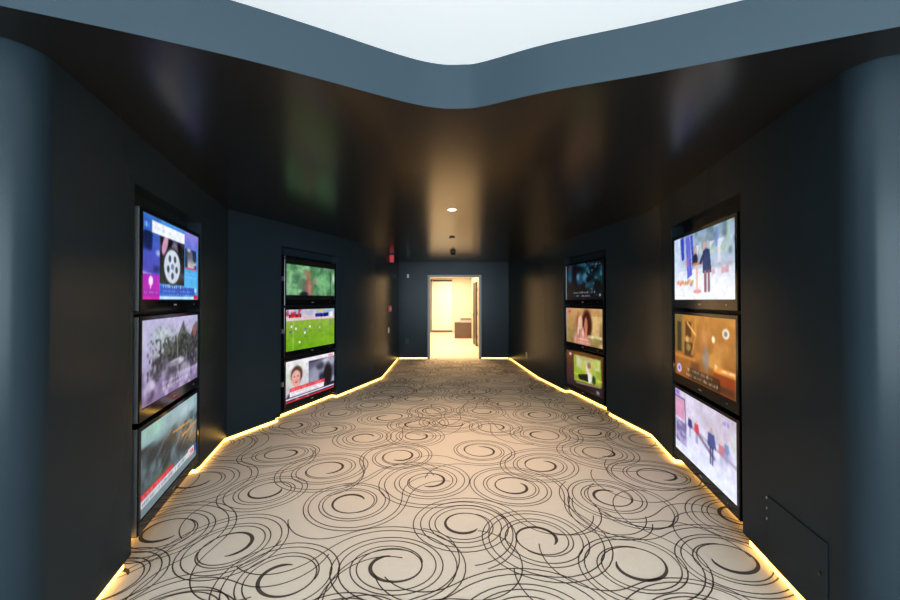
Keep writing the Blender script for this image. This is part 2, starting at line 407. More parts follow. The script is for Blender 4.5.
# ------------------------------------------------------------------ television pictures
PW, PH = 160, 90
def lin(c): return np.where(c <= 0.04045, c / 12.92, ((c + 0.055) / 1.055) ** 2.4)
YY, XX = np.mgrid[0:PH, 0:PW].astype(float); U = XX / (PW - 1); VV = YY / (PH - 1)     # V runs down
class Pic:
    def __init__(s, c, seed=0):
        s.a = np.zeros((PH, PW, 3)); s.a[:] = np.array(c) / 255.0; s.r = np.random.RandomState(seed)
    def mix(s, m, c):
        m = np.clip(m, 0, 1)[..., None]; s.a = s.a * (1 - m) + np.array(c) / 255.0 * m; return s
    def rect(s, x0, y0, x1, y1, c, al=1.0, soft=0.004):
        m = np.clip((U - x0) / soft, 0, 1) * np.clip((x1 - U) / soft, 0, 1) * np.clip((VV - y0) / soft, 0, 1) * np.clip((y1 - VV) / soft, 0, 1)
        return s.mix(m * al, c)
    def ell(s, x, y, rx, ry, c, al=1.0, soft=0.15, rot=0.0):
        dx, dy = (U - x) * 16 / 9, VV - y; cr, sr = math.cos(rot), math.sin(rot)
        ex, ey = (dx * cr + dy * sr) / (rx * 16 / 9), (-dx * sr + dy * cr) / ry
        d = np.sqrt(ex ** 2 + ey ** 2); return s.mix(np.clip((1 - d) / soft, 0, 1) * al, c)
    def grad(s, x0, y0, x1, y1, ca, cb, vert=True):
        t = np.clip(((VV - y0) / (y1 - y0)) if vert else ((U - x0) / (x1 - x0)), 0, 1)[..., None]
        col = (np.array(ca) * (1 - t) + np.array(cb) * t) / 255.0
        m = ((U >= x0) & (U <= x1) & (VV >= y0) & (VV <= y1))[..., None]
        s.a = np.where(m, col, s.a); return s
    def field(s, cells):
        h, wd = cells; g0 = s.r.rand(h + 2, wd + 2)
        fy, fx = VV * h, U * wd; iy, ix = fy.astype(int), fx.astype(int); ty, tx = fy - iy, fx - ix
        ty = ty * ty * (3 - 2 * ty); tx = tx * tx * (3 - 2 * tx)
        return (g0[iy, ix] * (1 - ty) * (1 - tx) + g0[iy + 1, ix] * ty * (1 - tx) + g0[iy, ix + 1] * (1 - ty) * tx + g0[iy + 1, ix + 1] * ty * tx)
    def noise(s, cells, c, al, x0=0, y0=0, x1=1, y1=1, lo=.45, hi=.8):
        f = np.clip((s.field(cells) - lo) / (hi - lo), 0, 1)
        m = ((U >= x0) & (U <= x1) & (VV >= y0) & (VV <= y1))
        return s.mix(f * al * m, c)
    def line(s, x0, y0, x1, y1, wd, c, al=1.0):
        dx, dy = (x1 - x0) * 16 / 9, y1 - y0; L = dx * dx + dy * dy
        px_, py_ = (U - x0) * 16 / 9, VV - y0; t = np.clip((px_ * dx + py_ * dy) / L, 0, 1)
        d = np.hypot(px_ - t * dx, py_ - t * dy); return s.mix(np.clip((wd - d) / 0.008 + .5, 0, 1) * al, c)
    def poly(s, pts, c, al=1.0):
        inside = np.zeros((PH, PW), bool); n = len(pts); j = n - 1
        for i in range(n):
            xi, yi = pts[i]; xj, yj = pts[j]
            cond = ((yi > VV) != (yj > VV)) & (U < (xj - xi) * (VV - yi) / ((yj - yi) or 1e-9) + xi); inside ^= cond; j = i
        return s.mix(inside * al, c)
    def marks(s, x0, x1, y, h, c, al=.9):
        """an unreadable row of caption marks"""
        x = x0
        while x < x1:
            ww = s.r.choice([.008, .012, .016]); 
            if s.r.rand() < .84: s.rect(x, y + (h * .25 if s.r.rand() < .5 else 0), min(x1, x + ww), y + h, c, al, .006)
            x += ww + .007
        return s
    def glyphs(s, text, x, y, cell, c):
        F = {'C': ('111', '100', '100', '100', '111'), 'N': ('101', '111', '111', '111', '101'), 'B': ('110', '101', '110', '101', '110')}
        for ch in text:
            for r_, row in enumerate(F[ch]):
                for k_, b in enumerate(row):
                    if b == '1': s.rect(x + k_ * cell, y + r_ * cell * 16 / 9, x + (k_ + 1) * cell, y + (r_ + 1) * cell * 16 / 9, c, 1, .003)
            x += 4 * cell
        return s
    def smear(s, n=3):
        for _ in range(n):
            p = np.pad(s.a, ((1, 1), (1, 1), (0, 0)), 'edge')
            s.a = (p[1:-1, 1:-1] * 2 + p[:-2, 1:-1] + p[2:, 1:-1] + p[1:-1, :-2] + p[1:-1, 2:]) / 6
        return s
def person(p, x, y, h, body, legs, skin=(215, 170, 150), al=1.0):
    p.ell(x, y + .09 * h, .035 * h, .08 * h, skin, al, .4)
    p.poly([(x - .06 * h, y + .19 * h), (x + .06 * h, y + .19 * h), (x + .07 * h, y + .58 * h), (x - .06 * h, y + .58 * h)], body, al); p.line(x - .07 * h, y + .22 * h, x - .09 * h, y + .5 * h, .05 * h, body, al); p.line(x + .06 * h, y + .22 * h, x + .1 * h, y + .48 * h, .05 * h, body, al)
    p.rect(x - .055 * h, y + .5 * h, x - .005 * h, y + h, legs, al, .01); p.rect(x + .005 * h, y + .5 * h, x + .055 * h, y + h, legs, al, .01)

def pic_wheel():
    p = Pic((88, 150, 220), 1)
    p.grad(0, 0, .27, .72, (70, 120, 190), (96, 84, 190)); p.noise((8, 10), (20, 40, 80), .9, 0, .2, .26, .68); p.noise((7, 9), (210, 235, 250), .9, 0, .2, .26, .7, .55, .8)
    p.grad(0, .7, .25, 1, (170, 40, 190), (205, 30, 175))
    p.rect(.25, .2, .69, .8, (22, 20, 26)); p.noise((9, 12), (120, 100, 150), .8, .25, .2, .69, .8, .5, .85); p.noise((14, 20), (70, 60, 60), .6, .25, .2, .69, .8)
    p.ell(.33, .3, .045, .17, (225, 175, 205), .9, .3, .5); p.ell(.5, .33, .07, .12, (150, 150, 165), .7, .3)
    p.ell(.46, .56, .17, .27, (70, 72, 84), 1, .1); p.ell(.46, .56, .148, .235, (205, 212, 225), 1, .08)
    for k in range(5):
        a = k * 2 * PI / 5 + .3; p.ell(.46 + .078 * math.cos(a), .56 + .125 * math.sin(a), .028, .055, (75, 85, 110), 1, .3)
    p.ell(.46, .56, .03, .05, (120, 130, 160), 1, .3)
    p.rect(.13, .05, .69, .2, (235, 240, 245)); p.marks(.17, .34, .1, .05, (150, 165, 190), .7); p.marks(.36, .44, .1, .05, (160, 175, 200), .7)
    p.rect(0, .05, .12, .2, (60, 110, 190)); p.marks(.03, .1, .09, .07, (230, 240, 255))
    p.grad(.69, 0, 1, .24, (150, 140, 215), (110, 130, 215)); p.marks(.9, .98, .12, .05, (230, 80, 120))
    p.grad(.69, .55, 1, 1, (90, 170, 225), (110, 190, 235)); p.rect(.7, .24, .96, .52, (60, 66, 90)); p.noise((6, 14), (225, 215, 215), .9, .7, .24, .96, .52, .45, .7); p.noise((8, 18), (20, 24, 40), .9, .7, .3, .96, .52, .5, .7)
    p.rect(.7, .525, .97, .55, (225, 60, 95)); 
    for y in (.59, .65): p.marks(.72, .95, y, .03, (215, 240, 255), .7)
    p.rect(0, .88, 1, .96, (30, 70, 170), .2); p.rect(.25, .82, .93, .94, (60, 90, 185), .9)
    p.marks(.3, .78, .805, .045, (250, 250, 255)); p.marks(.3, .86, .87, .035, (190, 215, 250), .8); p.marks(.3, .8, .915, .03, (190, 215, 250), .7)
    p.ell(.12, .78, .035, .07, (250, 225, 250), 1, .3); p.rect(.11, .8, .125, .87, (250, 225, 250)); p.marks(.03, .22, .9, .03, (250, 200, 245), .8)
    p.rect(.25, .955, 1, 1, (200, 225, 245)); p.rect(.9, .94, 1, 1, (225, 40, 70)); p.ell(.94, .86, .03, .05, (200, 225, 255), .9, .4)
    return p
def pic_plaza():
    p = Pic((178, 172, 205), 2)
    p.grad(0, 0, 1, 1, (186, 182, 216), (160, 150, 182)); p.noise((4, 5), (200, 205, 215), .8, 0, 0, .5, .5); p.ell(.3, .25, .22, .2, (190, 208, 205), .6, .8)
    for x, t, b, rx in ((.2, .42, .8, .07), (.42, .3, .72, .06), (.55, .2, .7, .07), (.68, .08, .68, .1), (.86, .22, .8, .1), (.95, .1, .8, .1)):
        p.ell(x, (t + b) / 2, rx, (b - t) / 2, (76, 78, 88), .9, .5)
    p.poly([(.1, .72), (.18, .5), (.34, .42), (.4, .28), (.5, .34), (.6, .22), (.68, .06), (.74, .22), (.84, .3), (.9, .16), (1, .1), (1, .8), (.4, .74)], (70, 68, 80), .75); p.noise((22, 40), (120, 134, 118), .6, .1, .1, 1, .7, .55, .85); p.noise((24, 44), (40, 36, 50), .8, .08, .25, 1, .78, .5, .85)
    p.ell(.93, .25, .06, .12, (190, 110, 110), .7, .6); p.grad(0, .78, 1, 1, (172, 160, 196), (128, 112, 150))
    p.ell(.55, .62, .2, .06, (215, 212, 225), .8, .4); p.ell(.72, .74, .12, .1, (190, 188, 200), .7, .5); p.ell(.45, .8, .14, .16, (78, 68, 92), .8, .5); p.ell(.12, .9, .08, .1, (72, 58, 92), .8, .5)
    p.noise((10, 16), (205, 198, 222), .6, 0, .55, 1, 1, .55, .8); p.noise((8, 14), (90, 78, 108), .5, 0, .6, 1, .95, .6, .85)
    p.smear(1); p.marks(.3, .6, .80, .05, (240, 238, 248), .8); p.marks(.3, .85, .87, .045, (240, 238, 248), .8); p.line(.56, .1, .58, .8, .012, (190, 180, 175), .6)
    return p
def pic_storm():
    p = Pic((95, 110, 115), 3)
    p.grad(0, 0, 1, 1, (150, 178, 186), (66, 78, 86)); p.noise((3, 5), (150, 190, 175), .8, 0, 0, .35, .5, .3, .8); p.noise((5, 8), (48, 58, 64), .95, 0, .22, 1, .8, .3, .7); p.noise((16, 26), (40, 48, 54), .5, 0, .3, 1, .75, .5, .8)
    p.ell(.2, .12, .2, .14, (160, 205, 190), .7, .9); p.ell(.75, .12, .3, .16, (188, 205, 212), .8, .9)
    for k in range(16):
        x = p.r.uniform(.05, .95); y = p.r.uniform(.3, .75); p.line(x, y, x + .14, y - .16, .012, (165, 178, 182), .35)
    for k in range(5): p.ell(.1 + .08 * k, .74 - .01 * k, .06, .06, (92, 120, 60), .5, .9)
    p.ell(.9, .5, .14, .2, (175, 190, 195), .5, .9); p.smear(2)
    p.line(.5, .32, .86, .36, .014, (232, 160, 70), .8); p.line(.68, .48, .99, .44, .016, (225, 150, 60), .8)
    p.rect(0, .90, 1, 1, (120, 138, 145)); p.rect(0, .80, 1, .90, (208, 214, 220), .95); p.rect(0, .735, .5, .80, (214, 44, 62))
    p.marks(.03, .46, .75, .04, (250, 220, 225)); p.marks(.03, .74, .825, .05, (70, 76, 90)); p.marks(.52, .8, .75, .035, (215, 222, 228), .7)
    p.rect(.8, .78, .93, .9, (235, 235, 238)); p.glyphs('CNN', .815, .80, .0095, (205, 24, 36)); p.rect(.935, .78, 1, .9, (30, 92, 160)); return p
def letter(p, t=.12, b=.9):
    p.rect(-1, -1, 2, t, (4, 4, 5), 1, .01); p.rect(-1, b, 2, 2, (4, 4, 5), 1, .01); return p
def pic_forest():
    p = Pic((95, 140, 105), 4)
    p.noise((5, 8), (150, 200, 150), .9, 0, 0, 1, 1, .35, .75); p.noise((14, 30), (70, 110, 80), .5, 0, 0, 1, 1, .5, .85); p.noise((4, 5), (186, 222, 190), .5, .5, .1, 1, 1, .5, .9); p.ell(.2, .45, .13, .22, (66, 98, 80), .7, .8); p.ell(.05, .7, .08, .3, (160, 200, 165), .7, .8)
    p.ell(.75, .5, .18, .3, (140, 200, 140), .6, .8); p.rect(.885, .2, .92, .9, (60, 70, 52), .8, .02); p.ell(.97, .4, .04, .2, (200, 225, 205), .8, .6)
    p.ell(.38, .32, .1, .14, (140, 138, 120), .9, .6); p.ell(.42, .38, .055, .13, (168, 120, 96), .9, .5); p.ell(.41, .7, .13, .3, (150, 112, 98), .95, .4); p.ell(.33, .66, .06, .2, (112, 116, 108), .9, .5)
    p.ell(.44, .68, .05, .25, (182, 136, 122), .8, .5); p.ell(.55, .5, .03, .08, (170, 120, 90), .8, .5); p.ell(.33, .86, .1, .08, (42, 48, 62), .9, .4)
    return letter(p.smear(1), .14, .885)
def pic_pitch():
    p = Pic((128, 170, 62), 5)
    p.grad(0, .27, 1, 1, (150, 178, 84), (116, 168, 40)); p.noise((6, 3), (140, 184, 60), .5, 0, .3, 1, 1)
    p.rect(0, 0, 1, .18, (170, 185, 215)); p.noise((14, 24), (215, 190, 200), .9, 0, 0, .6, .18, .4, .7); p.noise((10, 30), (200, 60, 70), .8, 0, 0, .35, .2, .55, .7); p.rect(0, .16, 1, .28, (212, 190, 198))
    p.rect(.05, .12, .28, .2, (70, 40, 70)); p.noise((12, 30), (220, 60, 60), .9, .05, .1, .28, .2, .5, .7); p.rect(.56, .12, .86, .21, (48, 60, 150)); p.noise((20, 30), (20, 24, 60), .8, .56, .1, .86, .22); p.rect(.88, .08, .96, .22, (232, 232, 240)); p.rect(.62, .02, .72, .08, (225, 190, 90))
    p.rect(.03, .22, 1, .27, (225, 205, 208), .6); p.rect(.12, .28, .135, 1, (185, 215, 130), .8)
    for (x, y, c) in ((.18, .48, (235, 240, 245)), (.08, .55, (90, 110, 160)), (.36, .5, (90, 120, 170)), (.45, .46, (240, 240, 245)), (.35, .6, (235, 240, 250)), (.25, .82, (240, 245, 250)), (.66, .5, (190, 205, 220)), (.9, .35, (120, 140, 190)), (.1, .42, (230, 235, 245))):
        person(p, x, y - .06, .14, c, (70, 90, 70), (190, 160, 130)); p.ell(x + .02, y + .09, .04, .015, (90, 130, 40), .6, .6)
    return p
def pic_news():
    p = Pic((214, 208, 222), 6)
    p.rect(0, 0, 1, .1, (228, 224, 234)); p.grad(0, .1, .42, 1, (222, 226, 222), (190, 180, 196)); p.ell(.04, .45, .06, .3, (185, 205, 170), .6, .8)
    p.ell(.2, .36, .125, .25, (96, 70, 66), 1, .25); p.ell(.185, .44, .09, .22, (226, 170, 160), 1, .2); p.ell(.19, .36, .09, .1, (226, 176, 166), 1, .3)
    p.ell(.155, .4, .016, .02, (80, 50, 50), .9, .4); p.ell(.22, .4, .016, .02, (80, 50, 50), .9, .4); p.ell(.19, .54, .03, .02, (180, 80, 90), .9, .4)
    p.ell(.2, .98, .22, .3, (62, 50, 72), 1, .2); p.poly([(.14, .7), (.27, .7), (.24, .98), (.18, .98)], (235, 205, 220)); p.ell(.2, .68, .05, .07, (220, 160, 150), 1, .4)
    p.grad(.43, .1, 1, 1, (70, 74, 98), (44, 44, 70)); p.noise((5, 7), (170, 172, 190), .95, .43, .1, 1, .8, .4, .8); p.ell(.85, .55, .12, .36, (24, 24, 34), .95, .4); p.ell(.55, .5, .09, .24, (150, 152, 175), .8, .7); p.ell(.68, .3, .12, .13, (60, 62, 84), .8, .6); p.ell(.8, .17, .1, .06, (205, 205, 215), .8, .6)
    p.rect(.86, .03, .97, .09, (235, 120, 135), .8); p.rect(.07, .66, .78, .745, (228, 76, 84)); p.marks(.1, .74, .68, .045, (250, 220, 225), .8)
    p.rect(.07, .745, .76, .87, (236, 232, 240)); p.marks(.1, .72, .765, .035, (90, 90, 110), .8); p.marks(.1, .66, .82, .035, (90, 90, 110), .8)
    p.rect(0, .895, 1, .925, (238, 236, 242)); p.rect(0, .87, 1, .895, (50, 42, 70)); p.rect(0, .925, 1, .95, (60, 40, 62)); p.rect(0, .955, 1, 1, (216, 62, 82)); return p
def pic_night():
    p = Pic((12, 26, 38), 7)
    p.noise((5, 8), (52, 108, 128), .8, 0, 0, 1, .9, .45, .9); p.noise((9, 16), (34, 74, 62), .7, .5, 0, 1, .9, .5, .9); p.noise((14, 24), (130, 180, 190), .5, .55, 0, 1, .8, .65, .9)
    p.ell(.42, .42, .14, .28, (46, 84, 108), .9, .6); p.ell(.36, .36, .06, .13, (104, 148, 166), .8, .6); p.ell(.55, .38, .07, .15, (92, 136, 154), .8, .6); p.ell(.45, .78, .28, .24, (10, 20, 30), .9, .5); p.ell(.88, .7, .1, .25, (8, 14, 18), .8, .6); p.smear(2)
    p.marks(.82, .97, .05, .045, (225, 235, 240)); p.marks(.22, .82, .77, .055, (240, 245, 248)); p.marks(.3, .72, .865, .055, (240, 245, 248)); p.ell(.94, .88, .025, .045, (170, 180, 185), .9, .4); p.ell(.08, .1, .025, .04, (150, 40, 60), .9, .4)
    return p
def pic_portrait():
    p = Pic((168, 132, 98), 8)
    p.grad(0, 0, 1, 1, (196, 156, 112), (142, 118, 84)); p.noise((4, 6), (222, 196, 140), .7, .55, .2, 1, 1, .3, .7); p.ell(.1, .6, .14, .5, (182, 150, 92), .7, .7); p.rect(0, .55, .3, 1, (128, 124, 84), .5, .1)
    p.ell(.6, .42, .16, .46, (72, 34, 26), .95, .35); p.ell(.38, .4, .1, .36, (164, 112, 82), .9, .4); p.ell(.42, .42, .075, .26, (226, 186, 166), .95, .3); p.ell(.58, .48, .055, .28, (196, 130, 110), .95, .3)
    p.ell(.45, .9, .26, .34, (208, 150, 134), .95, .3); p.poly([(.36, .6), (.44, .56), (.4, 1), (.28, 1)], (176, 120, 96), .6); p.rect(.62, .7, 1, .8, (232, 220, 180), .7, .03); p.ell(.85, .85, .14, .12, (132, 128, 72), .7, .6)
    p.ell(.36, .62, .025, .18, (240, 224, 214), .8, .5); p.ell(.5, .64, .025, .2, (238, 214, 200), .8, .5); p.smear(1)
    p.ell(.1, .1, .05, .05, (205, 60, 140), .9, .4); p.marks(.28, .8, .82, .06, (244, 240, 236), .9); p.marks(.36, .7, .91, .05, (244, 240, 236), .8); return p
def pic_window():
    p = Pic((112, 66, 42), 9)
    p.grad(0, 0, .25, 1, (94, 52, 36), (70, 48, 62)); p.poly([(.22, .08), (.95, .05), (.97, .72), (.24, .85)], (150, 172, 70)); p.poly([(.3, .1), (.93, .08), (.93, .35), (.3, .42)], (192, 196, 150)); p.noise((5, 8), (186, 190, 96), .8, .3, .1, .93, .75, .4, .8)
    p.ell(.55, .12, .3, .08, (176, 150, 120), .6, .6); p.line(.24, .62, .97, .6, .02, (208, 206, 90), .9); p.rect(.28, .66, .98, .74, (150, 156, 60), .8, .02)
    p.ell(.62, .36, .07, .15, (222, 196, 176), 1, .3); p.ell(.66, .28, .06, .11, (132, 112, 92), .9, .4); p.ell(.66, .6, .1, .18, (232, 230, 222), .95, .35); p.poly([(.35, .62), (.62, .52), (.64, .72), (.38, .74)], (26, 34, 26)); p.ell(.78, .62, .06, .14, (42, 62, 44), .9, .5)
    p.poly([(0, .86), (1, .72), (1, 1), (0, 1)], (60, 46, 52)); p.line(.3, .86, .95, .75, .02, (206, 176, 150), .7); p.ell(.5, .92, .3, .07, (34, 30, 30), .8, .6); p.rect(.84, .86, .92, .96, (150, 160, 175), .8, .01); p.ell(.12, .1, .05, .06, (230, 225, 220), .8, .5)
    return p.smear(1)
def pic_lectern():
    p = Pic((226, 232, 246), 10)
    p.grad(0, 0, 1, .55, (150, 172, 196), (196, 208, 226)); p.noise((8, 16), (92, 120, 128), .75, .3, 0, 1, .5, .45, .8); p.noise((10, 22), (186, 212, 176), .5, .5, 0, 1, .4, .55, .8); p.rect(.72, .02, .8, .3, (120, 146, 200), .8, .02)
    p.noise((6, 24), (232, 226, 238), .8, .3, .2, .95, .5, .5, .7); p.grad(0, .62, 1, 1, (228, 234, 248), (240, 244, 255)); p.rect(.62, .5, 1, .6, (172, 178, 196), .6, .04); p.noise((8, 30), (212, 150, 160), .7, .65, .52, 1, .66, .55, .75)
    p.grad(0, 0, .13, .62, (196, 214, 240), (216, 226, 246))
    p.poly([(.13, .02), (.2, 0), (.21, .36), (.16, .38)], (70, 84, 190)); p.poly([(.24, .02), (.31, .0), (.36, .62), (.27, .68)], (104, 112, 212)); p.poly([(.33, .02), (.37, .02), (.4, .4), (.37, .55)], (86, 92, 190)); p.ell(.27, .42, .03, .1, (206, 120, 170), .8, .5)
    for k in range(12): p.ell(.08 + .026 * k, .74 + p.r.uniform(-.03, .03), .03, .04, [(232, 128, 110), (240, 200, 110), (216, 120, 150), (150, 190, 130)][k % 4], .9, .5)
    p.ell(.42, .3, .035, .09, (208, 178, 172), 1, .3); p.ell(.42, .4, .05, .1, (52, 56, 84), 1, .3); p.line(.4, .36, .37, .45, .02, (52, 56, 84)); p.line(.3, .2, .3, .66, .004, (240, 240, 250), .6)
    p.rect(.36, .44, .56, .5, (196, 140, 118), 1, .02); p.rect(.42, .5, .47, .86, (222, 176, 164), 1, .02); p.ell(.45, .88, .08, .035, (226, 160, 160), 1, .3)
    p.ell(.575, .24, .04, .075, (206, 176, 170), 1, .3); p.poly([(.545, .31), (.655, .30), (.68, .62), (.545, .62)], (70, 82, 120)); p.ell(.6, .33, .055, .06, (66, 78, 116), 1, .3); p.line(.56, .36, .51, .46, .03, (60, 72, 110)); p.rect(.56, .58, .61, .9, (150, 110, 120), 1, .01); p.rect(.62, .58, .66, .9, (140, 104, 116), 1, .01)
    p.marks(.03, .2, .92, .025, (170, 180, 205), .7); return p
def pic_courtroom():
    p = Pic((176, 120, 60), 11)
    p.grad(0, 0, 1, 1, (186, 132, 66), (140, 88, 44)); p.noise((5, 8), (206, 152, 84), .8, .4, 0, 1, .7, .4, .8); p.rect(0, 0, .16, .6, (122, 108, 62)); p.rect(.05, .12, .14, .6, (40, 42, 40)); p.rect(.16, 0, .22, .6, (164, 122, 64)); p.rect(.22, .1, .34, .34, (92, 52, 26)); p.rect(.2, .42, .36, .7, (72, 42, 24))
    p.line(.26, .12, .42, .3, .02, (232, 190, 120), .9); p.line(.42, .3, .34, .6, .018, (206, 150, 76), .9); p.ell(.28, .5, .06, .08, (150, 142, 70), .9, .5); p.ell(.26, .38, .04, .07, (206, 186, 130), .8, .5)
    p.ell(.7, .3, .028, .06, (252, 240, 210), 1, .4); p.ell(.87, .2, .05, .075, (244, 240, 228), 1, .2); p.ell(.87, .2, .03, .045, (120, 110, 100), .8, .4); p.ell(.58, .6, .07, .24, (132, 130, 134), .85, .6); p.ell(.56, .3, .09, .2, (206, 150, 110), .6, .8)
    p.rect(0, .64, .4, .7, (196, 130, 62)); p.rect(.3, .68, .5, 1, (96, 58, 34), .8, .05); p.poly([(.7, .66), (1, .66), (1, .74), (.7, .74)], (222, 150, 74)); p.rect(.7, .74, .98, 1, (150, 72, 34)); p.noise((20, 20), (240, 226, 206), .9, .72, .62, .98, .7, .5, .7); p.rect(.72, .86, 1, 1, (58, 52, 52), .7, .05)
    p.smear(1); p.rect(.28, .8, .8, 1, (30, 26, 26), .55, .02); p.marks(.26, .7, .82, .05, (245, 244, 240)); p.marks(.24, .76, .9, .05, (245, 244, 240)); p.ell(.09, .88, .055, .085, (206, 196, 232), 1, .3); p.ell(.09, .88, .028, .045, (120, 96, 180), .9, .4); return p
def pic_square():
    p = Pic((226, 228, 250), 12)
    p.grad(0, 0, 1, 1, (214, 206, 226), (226, 232, 255)); p.rect(0, .0, .1, .1, (150, 110, 220), .9, .02); p.noise((4, 6), (200, 190, 206), .8, .3, 0, 1, .45, .3, .7); p.rect(.0, .14, .2, .46, (214, 160, 190)); p.line(0, .12, .2, .12, .01, (80, 60, 110)); p.line(.2, .12, .22, .6, .012, (90, 70, 120)); p.rect(0, .48, .24, .86, (120, 112, 160), .9, .03); p.noise((18, 24), (190, 180, 216), .8, 0, .48, .24, .86, .5, .7)
    p.line(.3, .46, 1, .56, .02, (170, 160, 180), .8); p.line(.45, .5, .7, .66, .03, (120, 100, 130), .7); p.ell(.86, .5, .1, .14, (160, 160, 196), .7, .7)
    person(p, .3, .3, .34, (66, 72, 132), (120, 120, 160)); person(p, .42, .3, .36, (218, 76, 104), (90, 80, 120)); person(p, .66, .26, .52, (82, 94, 150), (52, 60, 112)); person(p, .8, .34, .34, (210, 120, 130), (150, 150, 190), al=.8); person(p, .87, .3, .3, (110, 130, 180), (130, 140, 180), al=.7)
    p.ell(.95, .3, .05, .16, (196, 206, 190), .6, .8); p.marks(.82, .92, .07, .06, (110, 90, 210), .9); return p.smear(1)

def screen(pic, parent):
    n = PW * PH; hw, hh = TVW / 2, TVH / 2
    vs = np.zeros((PH, PW, 3)); vs[..., 0] = -hw + U * TVW; vs[..., 2] = hh - VV * TVH
    idx = np.arange(n).reshape(PH, PW)
    q = np.stack([idx[1:, :-1], idx[1:, 1:], idx[:-1, 1:], idx[:-1, :-1]], -1).reshape(-1, 4)
    me = bpy.data.meshes.new('screen'); me.from_pydata(vs.reshape(-1, 3).tolist(), [], q.tolist()); me.update()
    at = me.attributes.new('picture', 'FLOAT_COLOR', 'POINT')
    tex = 0.94 + 0.10 * pic.field((12, 20)); tex *= 0.97 + 0.06 * pic.field((36, 64)); pic.a = pic.a * tex[..., None]; pic.smear(1); pic.a = np.clip((pic.a - .5) * 1.18 + .46, 0, 1)
    c = np.ones((n, 4)); c[:, :3] = lin(np.clip(pic.a, 0, 1)).reshape(-1, 3); at.data.foreach_set('color', c.ravel().astype(np.float32))
    me.materials.append(M['screen'])
    o = bpy.data.objects.new('screen', me); COL.objects.link(o); o.parent = parent; o.location = (0, 0.006, 0)
    return o
# housing: viewer looks along +y of the set; bezel, bevelled edge, back box
BT, BB, BS, TD = 0.028, 0.075, 0.028, 0.055
def housing_mesh():
    hw, hh = TVW / 2, TVH / 2
    def ring(x, zt, zb, y): return [(-x, y, -zb), (x, y, -zb), (x, y, zt), (-x, y, zt)]
    R = [ring(hw + BS - .03, hh + BT - .03, hh + BB - .03, TD), ring(hw + BS, hh + BT, hh + BB, TD - .012), ring(hw + BS, hh + BT, hh + BB, .004), ring(hw + BS - .004, hh + BT - .004, hh + BB - .004, 0),
         ring(hw + .002, hh + .002, hh + .002, 0), ring(hw - .001, hh - .001, hh - .001, .0065)]
    vs = [v for r in R for v in r]; fs = [(3, 2, 1, 0)]
    for a in range(len(R) - 1):
        for k in range(4):
            k2 = (k + 1) % 4; fs.append((a * 4 + k, a * 4 + k2, a * 4 + 4 + k2, a * 4 + 4 + k))
    me = bpy.data.meshes.new('housing'); me.from_pydata(vs, [], fs); me.update(); me.materials.append(M['black'])
    bm = bmesh.new(); bm.from_mesh(me); bmesh.ops.recalc_face_normals(bm, faces=bm.faces); bm.to_mesh(me); bm.free()
    return me
HOUSING = housing_mesh()
def part_mesh(name, boxes, m):
    bm = bmesh.new()
    for b in boxes: box(bm, *b)
    me = bpy.data.meshes.new(name); bmesh.ops.recalc_face_normals(bm, faces=bm.faces); bm.to_mesh(me); bm.free(); me.materials.append(m); return me
hw, hh = TVW / 2, TVH / 2
BADGE = part_mesh('badge', [(-.022, .022, -.0012, .001, -hh - .042, -hh - .032)], M['silver'])
LEDDOT = part_mesh('standby_light', [(.36, .368, -.0012, .001, -hh - .04, -hh - .034)], M['silver'])
EDGE = part_mesh('edge_trim', [(-hw - BS - .003, -hw - BS, .008, TD - .014, -hh - BB + .006, hh + BT - .006)], M['silver'])
BRACKET = part_mesh('wall_bracket', [(-.2, .2, TD, .092, -.1, .1)], M['matblack'])
CLIP = part_mesh('side_clip', [(-hw - BS - .03, -hw - BS, .006, .03, -.03, .025)], M['silver'])
ZS = (1.745, 1.095, 0.443)
def tv_column(key, side, pics, labels, clip=False, group=None):
    a, b = COLS[key]; u = (b - a).normalized()
    n = V2(-u.y, u.x) * (1 if side < 0 else -1)             # away from the corridor
    c = (a + b) / 2 + n * 0.002
    # local +y points away from the viewer
    rz = math.atan2(n.y, n.x) - PI / 2
    for z, pf, lab in zip(ZS, pics, labels):
        t = empty('television', (c.x, c.y, z), rz); tag(t, lab, 'television', group)
        for nm, me in (('housing', HOUSING), ('badge', BADGE), ('standby_light', LEDDOT), ('wall_bracket', BRACKET)) + ((('edge_trim', EDGE),) if side < 0 and not clip else ()) + ((('side_clip', CLIP),) if clip else ()):
            o = bpy.data.objects.new(nm, me); COL.objects.link(o); o.parent = t
        screen(pf(), t)
tv_column('left_near', -1, (pic_wheel, pic_plaza, pic_storm),
          ('black television showing a blue news page with a car wheel', 'black television showing a hazy violet park scene with dark trees', 'low black television showing a grey storm with a red news banner'), group='televisions in the near left wall niche')
tv_column('left_far', -1, (pic_forest, pic_pitch, pic_news),
          ('black television showing a person among green woods', 'black television showing a football match on a green pitch', 'black television showing a news reporter with red and white captions'), clip=True, group='televisions in the far left wall niche')
tv_column('right_far', 1, (pic_night, pic_portrait, pic_window),
          ('black television showing a dark blue night film with white subtitles', 'black television showing two people close together in warm brown light', 'black television showing a man at a sunny green car window'), group='televisions in the far right wall niche')
tv_column('right_near', 1, (pic_lectern, pic_courtroom, pic_square),
          ('black television showing a pale ceremony with a speaker at a lectern', 'black television showing an amber lit wooden room with white subtitles', 'low black television showing people walking across a pale bright square'), group='televisions in the near right wall niche')

